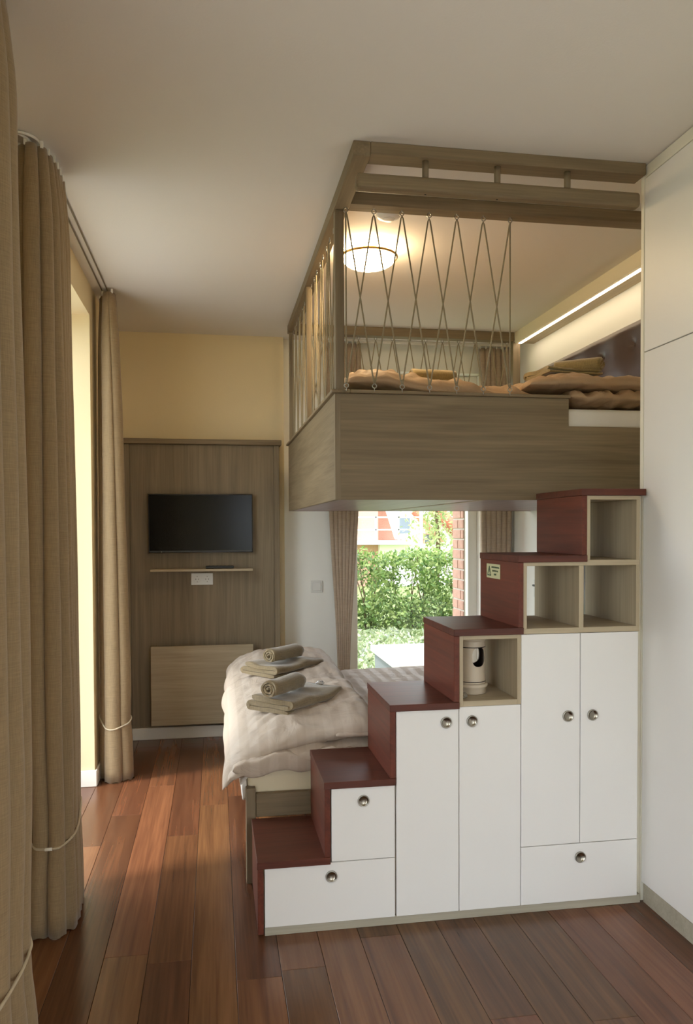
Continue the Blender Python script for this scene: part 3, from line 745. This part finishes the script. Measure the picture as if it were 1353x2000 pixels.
def folded_towel(name, c, length, width, h, ang, mat, label, grp, folds=3, seed=1):
    """thick terry sheet folded over on itself; the folds run along direction ang"""
    sp = h / (folds + .9); th = sp * .88; path = []
    for k in range(folds + 1):
        w_ = width / 2 * (1 - .05 * k) + .006 * ((k * 7 + seed) % 3); zc = th / 2 + k * sp; sg_ = 1 if k % 2 == 0 else -1
        path += [(-sg_ * w_ * (1 - 2 * i / 10), zc) for i in range(11)]
        if k < folds:
            path += [(sg_ * (w_ + math.sin(PI * i / 7) * sp * .5), zc + (1 - math.cos(PI * i / 7)) * sp / 2) for i in range(1, 7)]
    P = [Vector((p[0], p[1])) for p in path]; o_, i_ = [], []
    for k, p in enumerate(P):
        d = (P[min(k + 1, len(P) - 1)] - P[max(k - 1, 0)]).normalized(); n_ = Vector((-d.y, d.x)); e = .55 if k in (0, len(P) - 1) else 1
        o_.append(p + n_ * th / 2 * e); i_.append(p - n_ * th / 2 * e)
    loop = o_ + i_[::-1]; m = len(loop); N = len(P); K = 20; rings = []; bm = B()
    for k in range(K + 1):
        s_ = (k / K - .5) * length; ring = []
        for i, p in enumerate(loop):
            ip = i if i < N else m - 1 - i
            wv = noise.noise(Vector((s_ * 9 + seed * 5, p.x * 9, p.y * 20)))
            sx = s_ + (.016 * noise.noise(Vector((ip * .11, seed * 3.0 + (k > 0), 2.0))) if k in (0, K) else 0)
            sc = 1 + .16 * noise.noise(Vector((s_ * 5, seed * 1.7, p.y * 12)))
            ring.append(bm.verts.new((sx, p.x * sc + .012 * noise.noise(Vector((s_ * 6, seed, 7.0))), max(0.001, p.y * (1 + .22 * wv)) + .006 * abs(wv))))
        rings.append(ring)
    for k in range(K):
        for i in range(m): bm.faces.new((rings[k][i], rings[k][(i + 1) % m], rings[k + 1][(i + 1) % m], rings[k + 1][i])).smooth = True
    for R_e in (rings[0], rings[-1]):
        for i in range(N - 1): bm.faces.new((R_e[i], R_e[i + 1], R_e[m - 2 - i], R_e[m - 1 - i]))
    bmesh.ops.transform(bm, matrix=Matrix.Translation(c) @ Matrix.Rotation(ang, 4, 'Z'), verts=bm.verts)
    return O(name, bm, mat, loc=c, label=label, cat='towel', group=grp)
g1 = 'towels laid out on the beds'
folded_towel('folded_towel', (.345, 3.42, .625), .37, .20, .062, .80, 'towel_taupe', 'folded taupe towel under the nearer towel roll on the lower bed', g1, 2, 1)
spiral_towel('rolled_towel', (.285, 3.36, .684), .235, .047, .92, 'towel_taupe', 'rolled taupe towel on the lower bed, nearer to the staircase', g1, turns=2.6)
folded_towel('folded_towel', (.345, 4.08, .655), .36, .20, .058, .72, 'towel_taupe', 'folded taupe towel under the farther towel roll on the lower bed', g1, 2, 4)
spiral_towel('rolled_towel', (.345, 4.06, .710), .235, .047, .80, 'towel_taupe', 'rolled taupe towel on the lower bed, nearer to the window', g1, turns=2.6)
bm = B(); pillow(bm, [(.445, 3.52), (.478, 3.505), (.488, 3.527), (.455, 3.542)], lambda x, y, s, t: .697, .012, .008, 14, 14, 2.5, .6, .006, (90, 90), 8, .002)
O('wrapped_soap', bm, 'silver_wrap', label='small shiny wrapped packet on the nearer folded towel', cat='soap', smooth=True)

# loft mattress, duvets, towels
O('mattress', bx(LX0 + .035, 2.04, LY0 + .028, LY1 - .035, 1.766, 1.912, bev=.02, seg=4), 'sheet_white', label='white mattress in the loft bed showing beside the panel notch', cat='mattress', smooth=True)
bm = B()
pillow(bm, [(.54, 3.165), (1.36, 3.165), (1.30, 4.75), (.54, 4.75)], lambda x, y, s, t: 1.978 - .02 * s + .03 * noise.noise(Vector((x * 3.7, y * 2, 2))), .080, .040, 110, 80, 5, .45, .040, (7, 6), 31, .016)
O('folded_duvet', bm, 'duvet_tan', label='tan duvet folded behind the cord railing of the loft bed', cat='duvet', smooth=True)
bm = B()
pillow(bm, [(1.31, 3.125), (2.03, 3.10), (2.03, 4.3), (1.34, 4.3)], lambda x, y, s, t: 2.020 - .015 * (s < 0) * s * s, .058, .035, 100, 80, 5, .45, .034, (8, 6), 41, .020)
pillow(bm, [(1.49, 3.128), (2.03, 3.115), (2.03, 4.2), (1.46, 4.2)], lambda x, y, s, t: 1.958, .040, .034, 110, 60, 6, .42, .040, (16, 8), 45, .016)
O('folded_duvet', bm, 'duvet_tan', label='tan crumpled duvet hanging at the notch of the loft bed beside the wardrobe', cat='duvet', smooth=True)
folded_towel('folded_towel', (1.56, 3.34, 2.078), .26, .18, .030, .1, 'towel_olive', 'folded olive towel under the roll next to the loft headboard', g1, 1, 2)
spiral_towel('rolled_towel', (1.640, 3.36, 2.100), .21, .042, -.70, 'towel_olive', 'rolled olive towel next to the loft headboard', g1)
folded_towel('folded_towel', (1.02, 3.62, 2.060), .30, .20, .034, .2, 'towel_olive', 'folded olive towel behind the cord railing on the loft duvet', g1, 1, 5)
spiral_towel('rolled_towel', (1.04, 3.66, 2.092), .22, .044, .05, 'towel_olive', 'rolled olive towel behind the cord railing on the loft duvet', g1)

# ================================================================== TELEVISION WALL
PN = thing('wall_panel', (-.07, 5.38, 0), 'tall oak veneer wall panel with a cornice behind the television', 'panel')
O('veneer_board', bx(-.555, .395, 5.335, YTV - .001, .08, 1.968, bev=.001), 'oak_z', PN)
O('frame_stile', bx(.3955, .432, 5.322, YTV - .001, .0, 1.968, bev=.002), 'oak_z', PN)
O('frame_stile', bx(-.60, -.5555, 5.322, YTV - .001, .0, 1.968, bev=.002), 'oak_z', PN)
O('cornice', bx(-.62, .447, 5.302, YTV - .001, 1.9685, 2.003, bev=.003), 'oak_x', PN)
O('baseboard', bx(-.555, .395, 5.318, YTV - .001, 0, .079, bev=.003), 'trim_white', PN)
TV = thing('television', (-.09, 5.29, 1.247), 'flat black television mounted on the oak wall panel', 'television')
O('housing', bx(-.434, .248, 5.283, 5.318, 1.247, 1.636, bev=.004), 'bezel', TV)
O('screen', bx(-.427, .241, 5.281, 5.284, 1.262, 1.629), 'screen', TV)
O('wall_mount', bx(-.19, .01, 5.318, 5.3345, 1.36, 1.54), 'black_plastic', TV)
bm = B(); tube(bm, [(-.4345, 5.2815, 1.6365), (.2485, 5.2815, 1.6365), (.2485, 5.2815, 1.2465), (-.4345, 5.2815, 1.2465)], .0016, 6, True); O('metal_edge', bm, 'steel', TV)
bm = B(); lathe(bm, [(.0035, 0), (.003, -.0015), (.0001, -.002)], (-.352, 5.2825, 1.253), 'Y', 10); O('status_light', bm, 'steel', TV)
O('wall_shelf', bx(-.42, .243, 5.20, 5.3345, 1.126, 1.142, bev=.002), 'oak_light_x', label='thin oak shelf on the panel under the television', cat='shelf')
rc = thing('remote_control', (.03, 5.25, 1.142), 'black remote control lying on the shelf under the television', 'remote')
O('body', bx(-.065, .120, 5.235, 5.275, 1.1422, 1.160, bev=.005, seg=2), 'black_plastic', rc)
for i in range(6): O('button', bx(-.045 + i * .025, -.035 + i * .025, 5.248, 5.258, 1.160, 1.162, bev=.0008), 'grey_plastic', rc)
sk = thing('double_socket', (-.09, 5.33, 1.027), 'white double wall socket below the television shelf', 'socket')
O('cover_plate', bx(-.162, -.018, 5.325, 5.3345, 1.029, 1.108, bev=.002), 'switch_white', sk)
for xx in (-.122, -.056):
    bm = B(); lathe(bm, [(.0235, -.0005), (.0235, -.002), (.021, -.002), (.0205, .006), (.0001, .007)], (xx, 5.325, 1.068), 'Y', 24, mi=[0, 0, 0, 0, 1]); s_ = O('socket_well', bm, ['switch_white', 'cup_dark'], sk)
    for dx in (-.0095, .0095):
        bm = B(); lathe(bm, [(.003, 0), (.003, -.0015)], (xx + dx, 5.3245, 1.068), 'Y', 8); O('pin_hole', bm, 'black_plastic', s_)
    for dz in (-.018, .018): O('earth_clip', bx(xx - .003, xx + .003, 5.323, 5.3246, 1.066 + dz, 1.071 + dz), 'steel', s_)
hp = thing('panel_heater', (-.09, 5.28, .108), 'flat oak-faced panel heater on the wall below the socket', 'heater')
O('face', bx(-.425, .245, 5.250, 5.272, .108, .631, bev=.0015), 'oak_light_x', hp)
O('rear_box', bx(-.36, .18, 5.272, 5.3345, .16, .58), 'grey_plastic', hp)
sw = thing('light_switch', (.706, 5.49, .95), 'white light switch on the wall beside the window curtain', 'switch')
O('cover_plate', bx(.664, .748, 5.489, YB - .0005, .951, 1.035, bev=.002), 'switch_white', sw)
O('rocker', bx(.676, .736, 5.484, 5.4888, .963, 1.023, bev=.002), 'switch_white', sw)
rl = thing('wall_fitting', (2.14, 5.0, 1.0), 'small dark lever fitting on the right wall seen through the cubby', 'fitting')
O('plate', bx(XR - .006, XR - .0005, 4.93, 5.05, .93, 1.05, bev=.002), 'switch_white', rl)
O('lever', bx(XR - .022, XR - .0062, 4.95, 5.04, 1.005, 1.018, bev=.003), 'grey_plastic', rl)

# ================================================================== CURTAINS
def curtain(name, label, grp, top, bot, n, amp, mat, z1, z0=.004, tie=None, seed=1, tie_w=.45, clip=True, base=None, hooks=True, sharp=.0):
    top, bot = smooth_path(top), smooth_path(bot)
    c0, _ = poly_at(bot, .5)
    t = thing(name, (c0.x, c0.y, 0), label, 'curtain', grp)
    rr = random.Random(seed); nu, nz = n * 20, 46; ph = [rr.uniform(-.35, .35) for _ in range(n + 2)]; am = [rr.uniform(.75, 1.25) for _ in range(n + 2)]
    bm = B(); G = []
    def pt(u, z):
        k = (z1 - z) / (z1 - z0)                     # 0 top .. 1 bottom
        kk = k ** .75
        p0, d0 = poly_at(top, u); p1, d1 = poly_at(bot, u)
        p = p0.lerp(p1, kk); d = d0.lerp(d1, kk).normalized(); nn = Vector((d.y, -d.x, 0))
        x = u * n; i = int(min(n, x)); f = x - i
        a = lerp(am[i], am[i + 1], f); phs = lerp(ph[i], ph[i + 1], f) * min(1, k * 4)
        s = 2 * abs(math.sin(PI * x + phs * .5)) ** .85 - 1
        hd = min(1, .45 + k * 7) * (1 + .35 * k)
        off = amp * a * hd * s + .004 * noise.noise(Vector((u * 9, z * 2.3, seed)))
        side = -.32 * amp * math.sin(2 * PI * x + phs) * hd
        q = p + nn * off + d * side
        if tie:
            zt, fac = tie; cm, _ = poly_at(bot, .5); ct, _ = poly_at(top, .5); cc = ct.lerp(cm, kk)
            w_ = math.exp(-((z - zt) / (tie_w if z > zt else tie_w * .45)) ** 2); q = cc + (q - cc) * (1 - (1 - fac) * w_)
        return Vector((q.x, q.y, z))
    for j in range(nz + 1):
        z = lerp(z0, z1, j / nz)
        G.append([bm.verts.new(pt(i / nu, z + (0 if j else .004 * math.sin(i)))) for i in range(nu + 1)])
    for j in range(nz):
        for i in range(nu): bm.faces.new((G[j][i], G[j][i + 1], G[j + 1][i + 1], G[j + 1][i])).smooth = True
    fo = O('fabric', bm, mat, t, smooth=True); sdm = fo.modifiers.new('thickness', 'SOLIDIFY'); sdm.thickness = .0025; sdm.offset = 0
    if tie:
        zt = tie[0]; pts = [pt(i / 60, zt) for i in range(61)]
        # cord around the convex outline
        P2 = sorted(set((round(p.x, 4), round(p.y, 4)) for p in pts))
        def cr(o, a, b): return (a[0] - o[0]) * (b[1] - o[1]) - (a[1] - o[1]) * (b[0] - o[0])
        lo, hi = [], []
        for p in P2:
            while len(lo) >= 2 and cr(lo[-2], lo[-1], p) <= 0: lo.pop()
            lo.append(p)
        for p in reversed(P2):
            while len(hi) >= 2 and cr(hi[-2], hi[-1], p) <= 0: hi.pop()
            hi.append(p)
        hull = lo[:-1] + hi[:-1]; hull = hull + hull[:1]; hs = smooth_path(hull, 2)[:-1]
        cx = sum(p[0] for p in hs) / len(hs); cy = sum(p[1] for p in hs) / len(hs); ymn = min(p[1] for p in hs)
        ring = []
        for p in hs:
            d = Vector((p[0] - cx, p[1] - cy, 0)); d = d.normalized() * (d.length + .006)
            sag = .045 * ((p[1] - cy) / max(.01, cy - ymn)) if True else 0
            ring.append((cx + d.x, cy + d.y, zt + sag * .8))
        co = O('tieback_cord', tube(B(), ring, .0042, 8, True), 'cord', t, label='thin cord tieback')
        if clip:
            j = min(range(len(ring)), key=lambda i: ring[i][1]); a, b, c_ = ring[j - 1], ring[j], ring[(j + 1) % len(ring)]
            m_ = Vector(b); d_ = (Vector(c_) - Vector(a)).normalized(); O('cord_clip', tube(B(), [m_ - d_ * .012, m_ + d_ * .012], .0056, 10), 'trim_white', co)
    if hooks:
        for i in range(n):
            p = pt((i + .25) / n, z1 - .004); O('glider', bx(p.x - .005, p.x + .005, p.y - .004, p.y + .004, z1 - .006, min(HC - .004, z1 + .018), bev=.001), 'trim_white', t)
    return t
gc = 'beige floor-length curtains along the left wall'
curtain('curtain', 'beige linen curtain at the far left edge, nearest to the camera', gc,
        [(-.58, 1.46), (-.55, 1.60), (-.52, 1.80), (-.505, 2.00), (-.52, 2.10), (-.58, 2.16)], [(-.58, 1.46), (-.545, 1.62), (-.510, 1.82), (-.490, 2.00), (-.50, 2.10), (-.56, 2.16)], 8, .030, 'curtain_linen', 2.705, tie=(.35, .86), seed=4, tie_w=.3)
curtain('curtain', 'beige linen curtain with a tied cord, second along the left wall', gc,
        [(-.648, 2.86), (-.635, 2.82), (-.605, 2.80), (-.575, 2.825), (-.560, 2.90), (-.555, 3.00), (-.56, 3.12)], [(-.645, 2.88), (-.63, 2.82), (-.585, 2.795), (-.540, 2.80), (-.525, 2.86), (-.525, 2.98), (-.54, 3.10)], 8, .026, 'curtain_linen', 2.705, tie=(.345, .88), seed=9, tie_w=.25)
curtain('curtain', 'sunlit beige curtain hanging before the television panel', gc,
        [(-.635, 4.64), (-.605, 4.54), (-.585, 4.46), (-.555, 4.455), (-.535, 4.55)], [(-.632, 4.60), (-.618, 4.47), (-.555, 4.445), (-.500, 4.465), (-.478, 4.56)], 3, .016, 'curtain_linen', 2.705, tie=(.335, .92), seed=2, tie_w=.12, clip=False)
gb = 'taupe curtains at the garden window'
curtain('curtain', 'taupe curtain gathered at the left side of the garden window', gb,
        [(.78, 5.43), (.90, 5.42), (1.02, 5.43)], [(.76, 5.43), (.88, 5.42), (1.01, 5.43)], 7, .028, 'curtain_taupe', 2.70, tie=(.30, .33), seed=12, tie_w=1.05)
curtain('curtain', 'taupe curtain at the right side of the garden window by the corner', gb,
        [(1.89, 5.43), (2.00, 5.42), (2.125, 5.43)], [(1.90, 5.43), (2.00, 5.42), (2.125, 5.43)], 6, .026, 'curtain_taupe', 2.70, tie=(.30, .45), seed=13, tie_w=.6)
# ceiling tracks
tr = thing('curtain_track', (-.59, 3.6, 2.70), 'slim double curtain track on the ceiling along the left wall', 'curtain track')
for xx in (-.578, -.608):
    pth = smooth_path([(xx - .071, 2.765), (xx - .03, 2.775), (xx, 2.815), (xx, 2.95)], 3)
    bm = B(); tube(bm, [(p[0], p[1], HC - .008) for p in pth], .0052, 6); O('rail_bend', bm, 'trim_white', tr)
    bm = B(); tube(bm, [(xx, 2.951, HC - .005), (xx, 4.64, HC - .005)], .0036, 6); O('rail', bm, 'track_grey', tr)
tr2 = thing('curtain_track', (-.58, 1.0, 2.70), 'ceiling track of the foremost left curtain', 'curtain track')
bm = B(); tube(bm, [(-.58, y, HC - .008) for y in (-1.3, 0, 1.2, 2.12)], .0052, 6); O('rail', bm, 'trim_white', tr2)
tr3 = thing('curtain_track', (1.5, 5.43, 2.70), 'white ceiling track of the garden window curtains', 'curtain track')
O('rail', bx(.70, 2.14, 5.41, 5.45, HC - .018, HC - .001, bev=.002), 'trim_white', tr3)

# ================================================================== OUTSIDE
O('ground_garden', bx(-40, 60, -30, 90, -.30, -.12), 'lawn_soil', kind='structure')
O('ground_bounce_left', bx(-7.0, XO - .02, -9, 5.9, -.119, -.05, bev=.01), 'bounce_stone', kind='structure')  # unseen pale slab, added so neutral daylight bounces onto the ceiling
O('ground_bounce_front', bx(XO - .02, 6, -9, YF - .32, -.119, -.05, bev=.01), 'bounce_stone', kind='structure')  # second added bounce slab, out of view beyond the front wall
def leaves(bm, n, fn, size, rr):
    for _ in range(n):
        p, nrm = fn(rr); s = size * rr.uniform(.6, 1.4)
        a = Vector((rr.gauss(0, 1), rr.gauss(0, 1), rr.gauss(0, 1))).normalized(); b = a.cross(Vector((rr.gauss(0, 1), rr.gauss(0, 1), rr.gauss(0, 1)))).normalized()
        v = [bm.verts.new(p + a * s), bm.verts.new(p + b * s * .5), bm.verts.new(p - a * s), bm.verts.new(p - b * s * .5)]
        bm.faces.new(v)
HX0, HX1, HY0, HY1 = 1.0, 6.2, 11.0, 11.9
hg = thing('hedge', (3.6, 11.4, -.12), 'sunlit green hedge across the garden outside the window', 'hedge')
rr = random.Random(5)
def hfn(r):
    while True:
        x, y, z = r.uniform(HX0, HX1), r.uniform(HY0, HY1), r.uniform(-.1, 1.14)
        topz = 1.06 + .12 * noise.noise(Vector((x * 1.7, y, 0))) + .05 * noise.noise(Vector((x * 6, y * 4, 4)))
        if z > topz: continue
        dn = noise.noise(Vector((x * 2.6, y * 2.6, z * 2.4))) 
        if dn > -.08 + (.12 if .35 < z < .85 else -.25) or r.random() < .12: return Vector((x, y, z)), None
bm = B(); leaves(bm, 26000, hfn, .034, rr); O('foliage', bm, 'hedge_leaf', hg, kind='stuff')
for i in range(20):
    x0 = lerp(HX0 + .1, HX1 - .1, i / 19) + rr.uniform(-.1, .1); y0 = rr.uniform(11.2, 11.7)
    for k in range(2):
        O('stem', tube(B(), [(x0, y0, -.12), (x0 + rr.uniform(-.05, .05), y0 + rr.uniform(-.1, .1), .3), (x0 + rr.uniform(-.25, .25), y0 + rr.uniform(-.2, .2), 1.0)], [.014, .010, .004], 5), 'bark', hg)
def gfn(r):
    while True:
        x, y = r.uniform(.6, 6.0), r.uniform(6.4, 11.0)
        if 1.40 < x < 3.4 and 5.9 < y < 7.4: continue
        z = -.10 + .12 * max(0, noise.noise(Vector((x * 3, y * 3, 1))) + .45) * r.random() ** .5
        return Vector((x, y, z)), None
bm = B(); leaves(bm, 16000, gfn, .045, random.Random(8)); O('ground_cover', bm, 'cover_leaf', label='pale leafy ground cover between the window and the hedge', cat='ground cover', kind='stuff')
pb = thing('concrete_block', (2.4, 6.6, -.12), 'grey concrete block with a pale slab on top outside the window', 'concrete block')
O('block', bx(1.475, 3.30, 6.10, 7.20, -.12, .245, bev=.006), 'concrete', pb)
O('slab', bx(1.440, 3.34, 6.06, 7.24, .2452, .302, bev=.006), 'stone_top', pb)
# brick house with balcony behind the hedge
ho = thing('brick_house', (4.4, 21, -.12), 'red brick house with a white balcony rail behind the hedge', 'house')
O('wall', bx(1.5, 4.28, 20.4, 24, -.12, 6), 'brick_red', ho)
O('recess', bx(4.28, 5.15, 21.3, 24, -.12, 6), 'brick_red', ho)
O('garage_wall', bx(4.28, 7.5, 20.2, 21.2, -.12, .98), 'render_white', ho)
for x0, z0 in ((2.2, 1.3), (3.1, 1.3), (2.2, 3.4), (3.1, 3.4)):
    wi = O('window', bx(x0, x0 + .6, 20.36, 20.4, z0, z0 + 1.1), 'metal_white', ho); O('window_pane', bx(x0 + .06, x0 + .54, 20.35, 20.37, z0 + .06, z0 + 1.04), 'window_dark', wi)
bal = O('balcony_slab', bx(3.4, 5.2, 19.6, 20.4, 1.0, 1.09), 'render_white', ho)
for z in (1.38, 1.70): O('rail', bx(3.3, 5.24, 19.58, 19.61, z - .018, z + .018), 'metal_white', bal)
for xx in (3.45, 4.05, 4.65, 5.22): O('baluster', bx(xx - .018, xx + .018, 19.58, 19.61, 1.09, 1.72), 'metal_white', bal)
bm = B(); vs4 = [bm.verts.new(v) for v in ((4.36, 20.9, 2.6), (5.15, 20.9, 2.6), (5.3, 20.3, 1.12), (4.72, 20.3, 1.12))]; f = bm.faces.new(vs4); e = bmesh.ops.extrude_face_region(bm, geom=[f]); bmesh.ops.translate(bm, verts=[g for g in e['geom'] if isinstance(g, bmesh.types.BMVert)], vec=(0, .12, 0.05))
O('skylight_slope', bm, 'render_white', ho)
O('skylight', bx(4.78, 5.12, 20.25, 20.34, 1.28, 1.72), 'window_dark', ho)
h2 = thing('gabled_house', (7.8, 27, -.12), 'pale house with a red tiled gable farther behind the hedge', 'house')
bm = B(); a = [bm.verts.new(v) for v in ((6.4, 26, -.12), (11.4, 26, -.12), (11.4, 26, 1.35), (7.6, 26, 4.9), (6.4, 26, 3.2))]; f = bm.faces.new(a); e = bmesh.ops.extrude_face_region(bm, geom=[f]); bmesh.ops.translate(bm, verts=[g for g in e['geom'] if isinstance(g, bmesh.types.BMVert)], vec=(0, 5, 0))
O('gable_wall', bm, 'render_white', h2)
bm = B(); tube(bm, [(7.45, 25.9, 2.1), (8.6, 25.9, .85)], .22, 4); O('roof', bm, 'roof_tile', h2)
bm = B(); tube(bm, [(6.6, 25.6, 2.0), (7.9, 25.6, .55)], .12, 4); O('roof', bm, 'roof_tile', h2)
for x0, z0 in ((7.0, .9), (8.55, 1.35), (8.2, 1.9)):
    wi = O('window', bx(x0, x0 + .36, 25.93, 26, z0, z0 + .34), 'brick_red', h2); O('window_pane', bx(x0 + .04, x0 + .32, 25.91, 25.94, z0 + .04, z0 + .3), 'window_dark', wi)
pl = thing('lamp_post', (4.15, 15.5, -.12), 'thin white post standing behind the hedge', 'post')
bm = B(); tube(bm, [(4.15, 15.5, -.12), (4.15, 15.5, 3.4)], .035, 8); O('pole', bm, 'metal_white', pl)
bm = B(); lathe(bm, [(.05, 3.4), (.12, 3.46), (.10, 3.62), (.0001, 3.66)], (4.15, 15.5, 0), 'Z', 16); O('head', bm, 'metal_white', pl)
tr_ = thing('tree', (4.75, 16.5, -.12), 'slim light green tree behind the white post', 'tree')
O('trunk', tube(B(), [(4.75, 16.5, -.12), (4.8, 16.5, 1.0), (4.72, 16.5, 2.6)], [.06, .05, .02], 7), 'bark', tr_)
def tfn(r):
    while True:
        p = Vector((r.gauss(4.75, .32), r.gauss(16.5, .35), r.uniform(.6, 3.2)))
        return p, None
bm = B(); leaves(bm, 2200, tfn, .05, random.Random(4)); O('crown', bm, 'tree_leaf', tr_, kind='stuff')
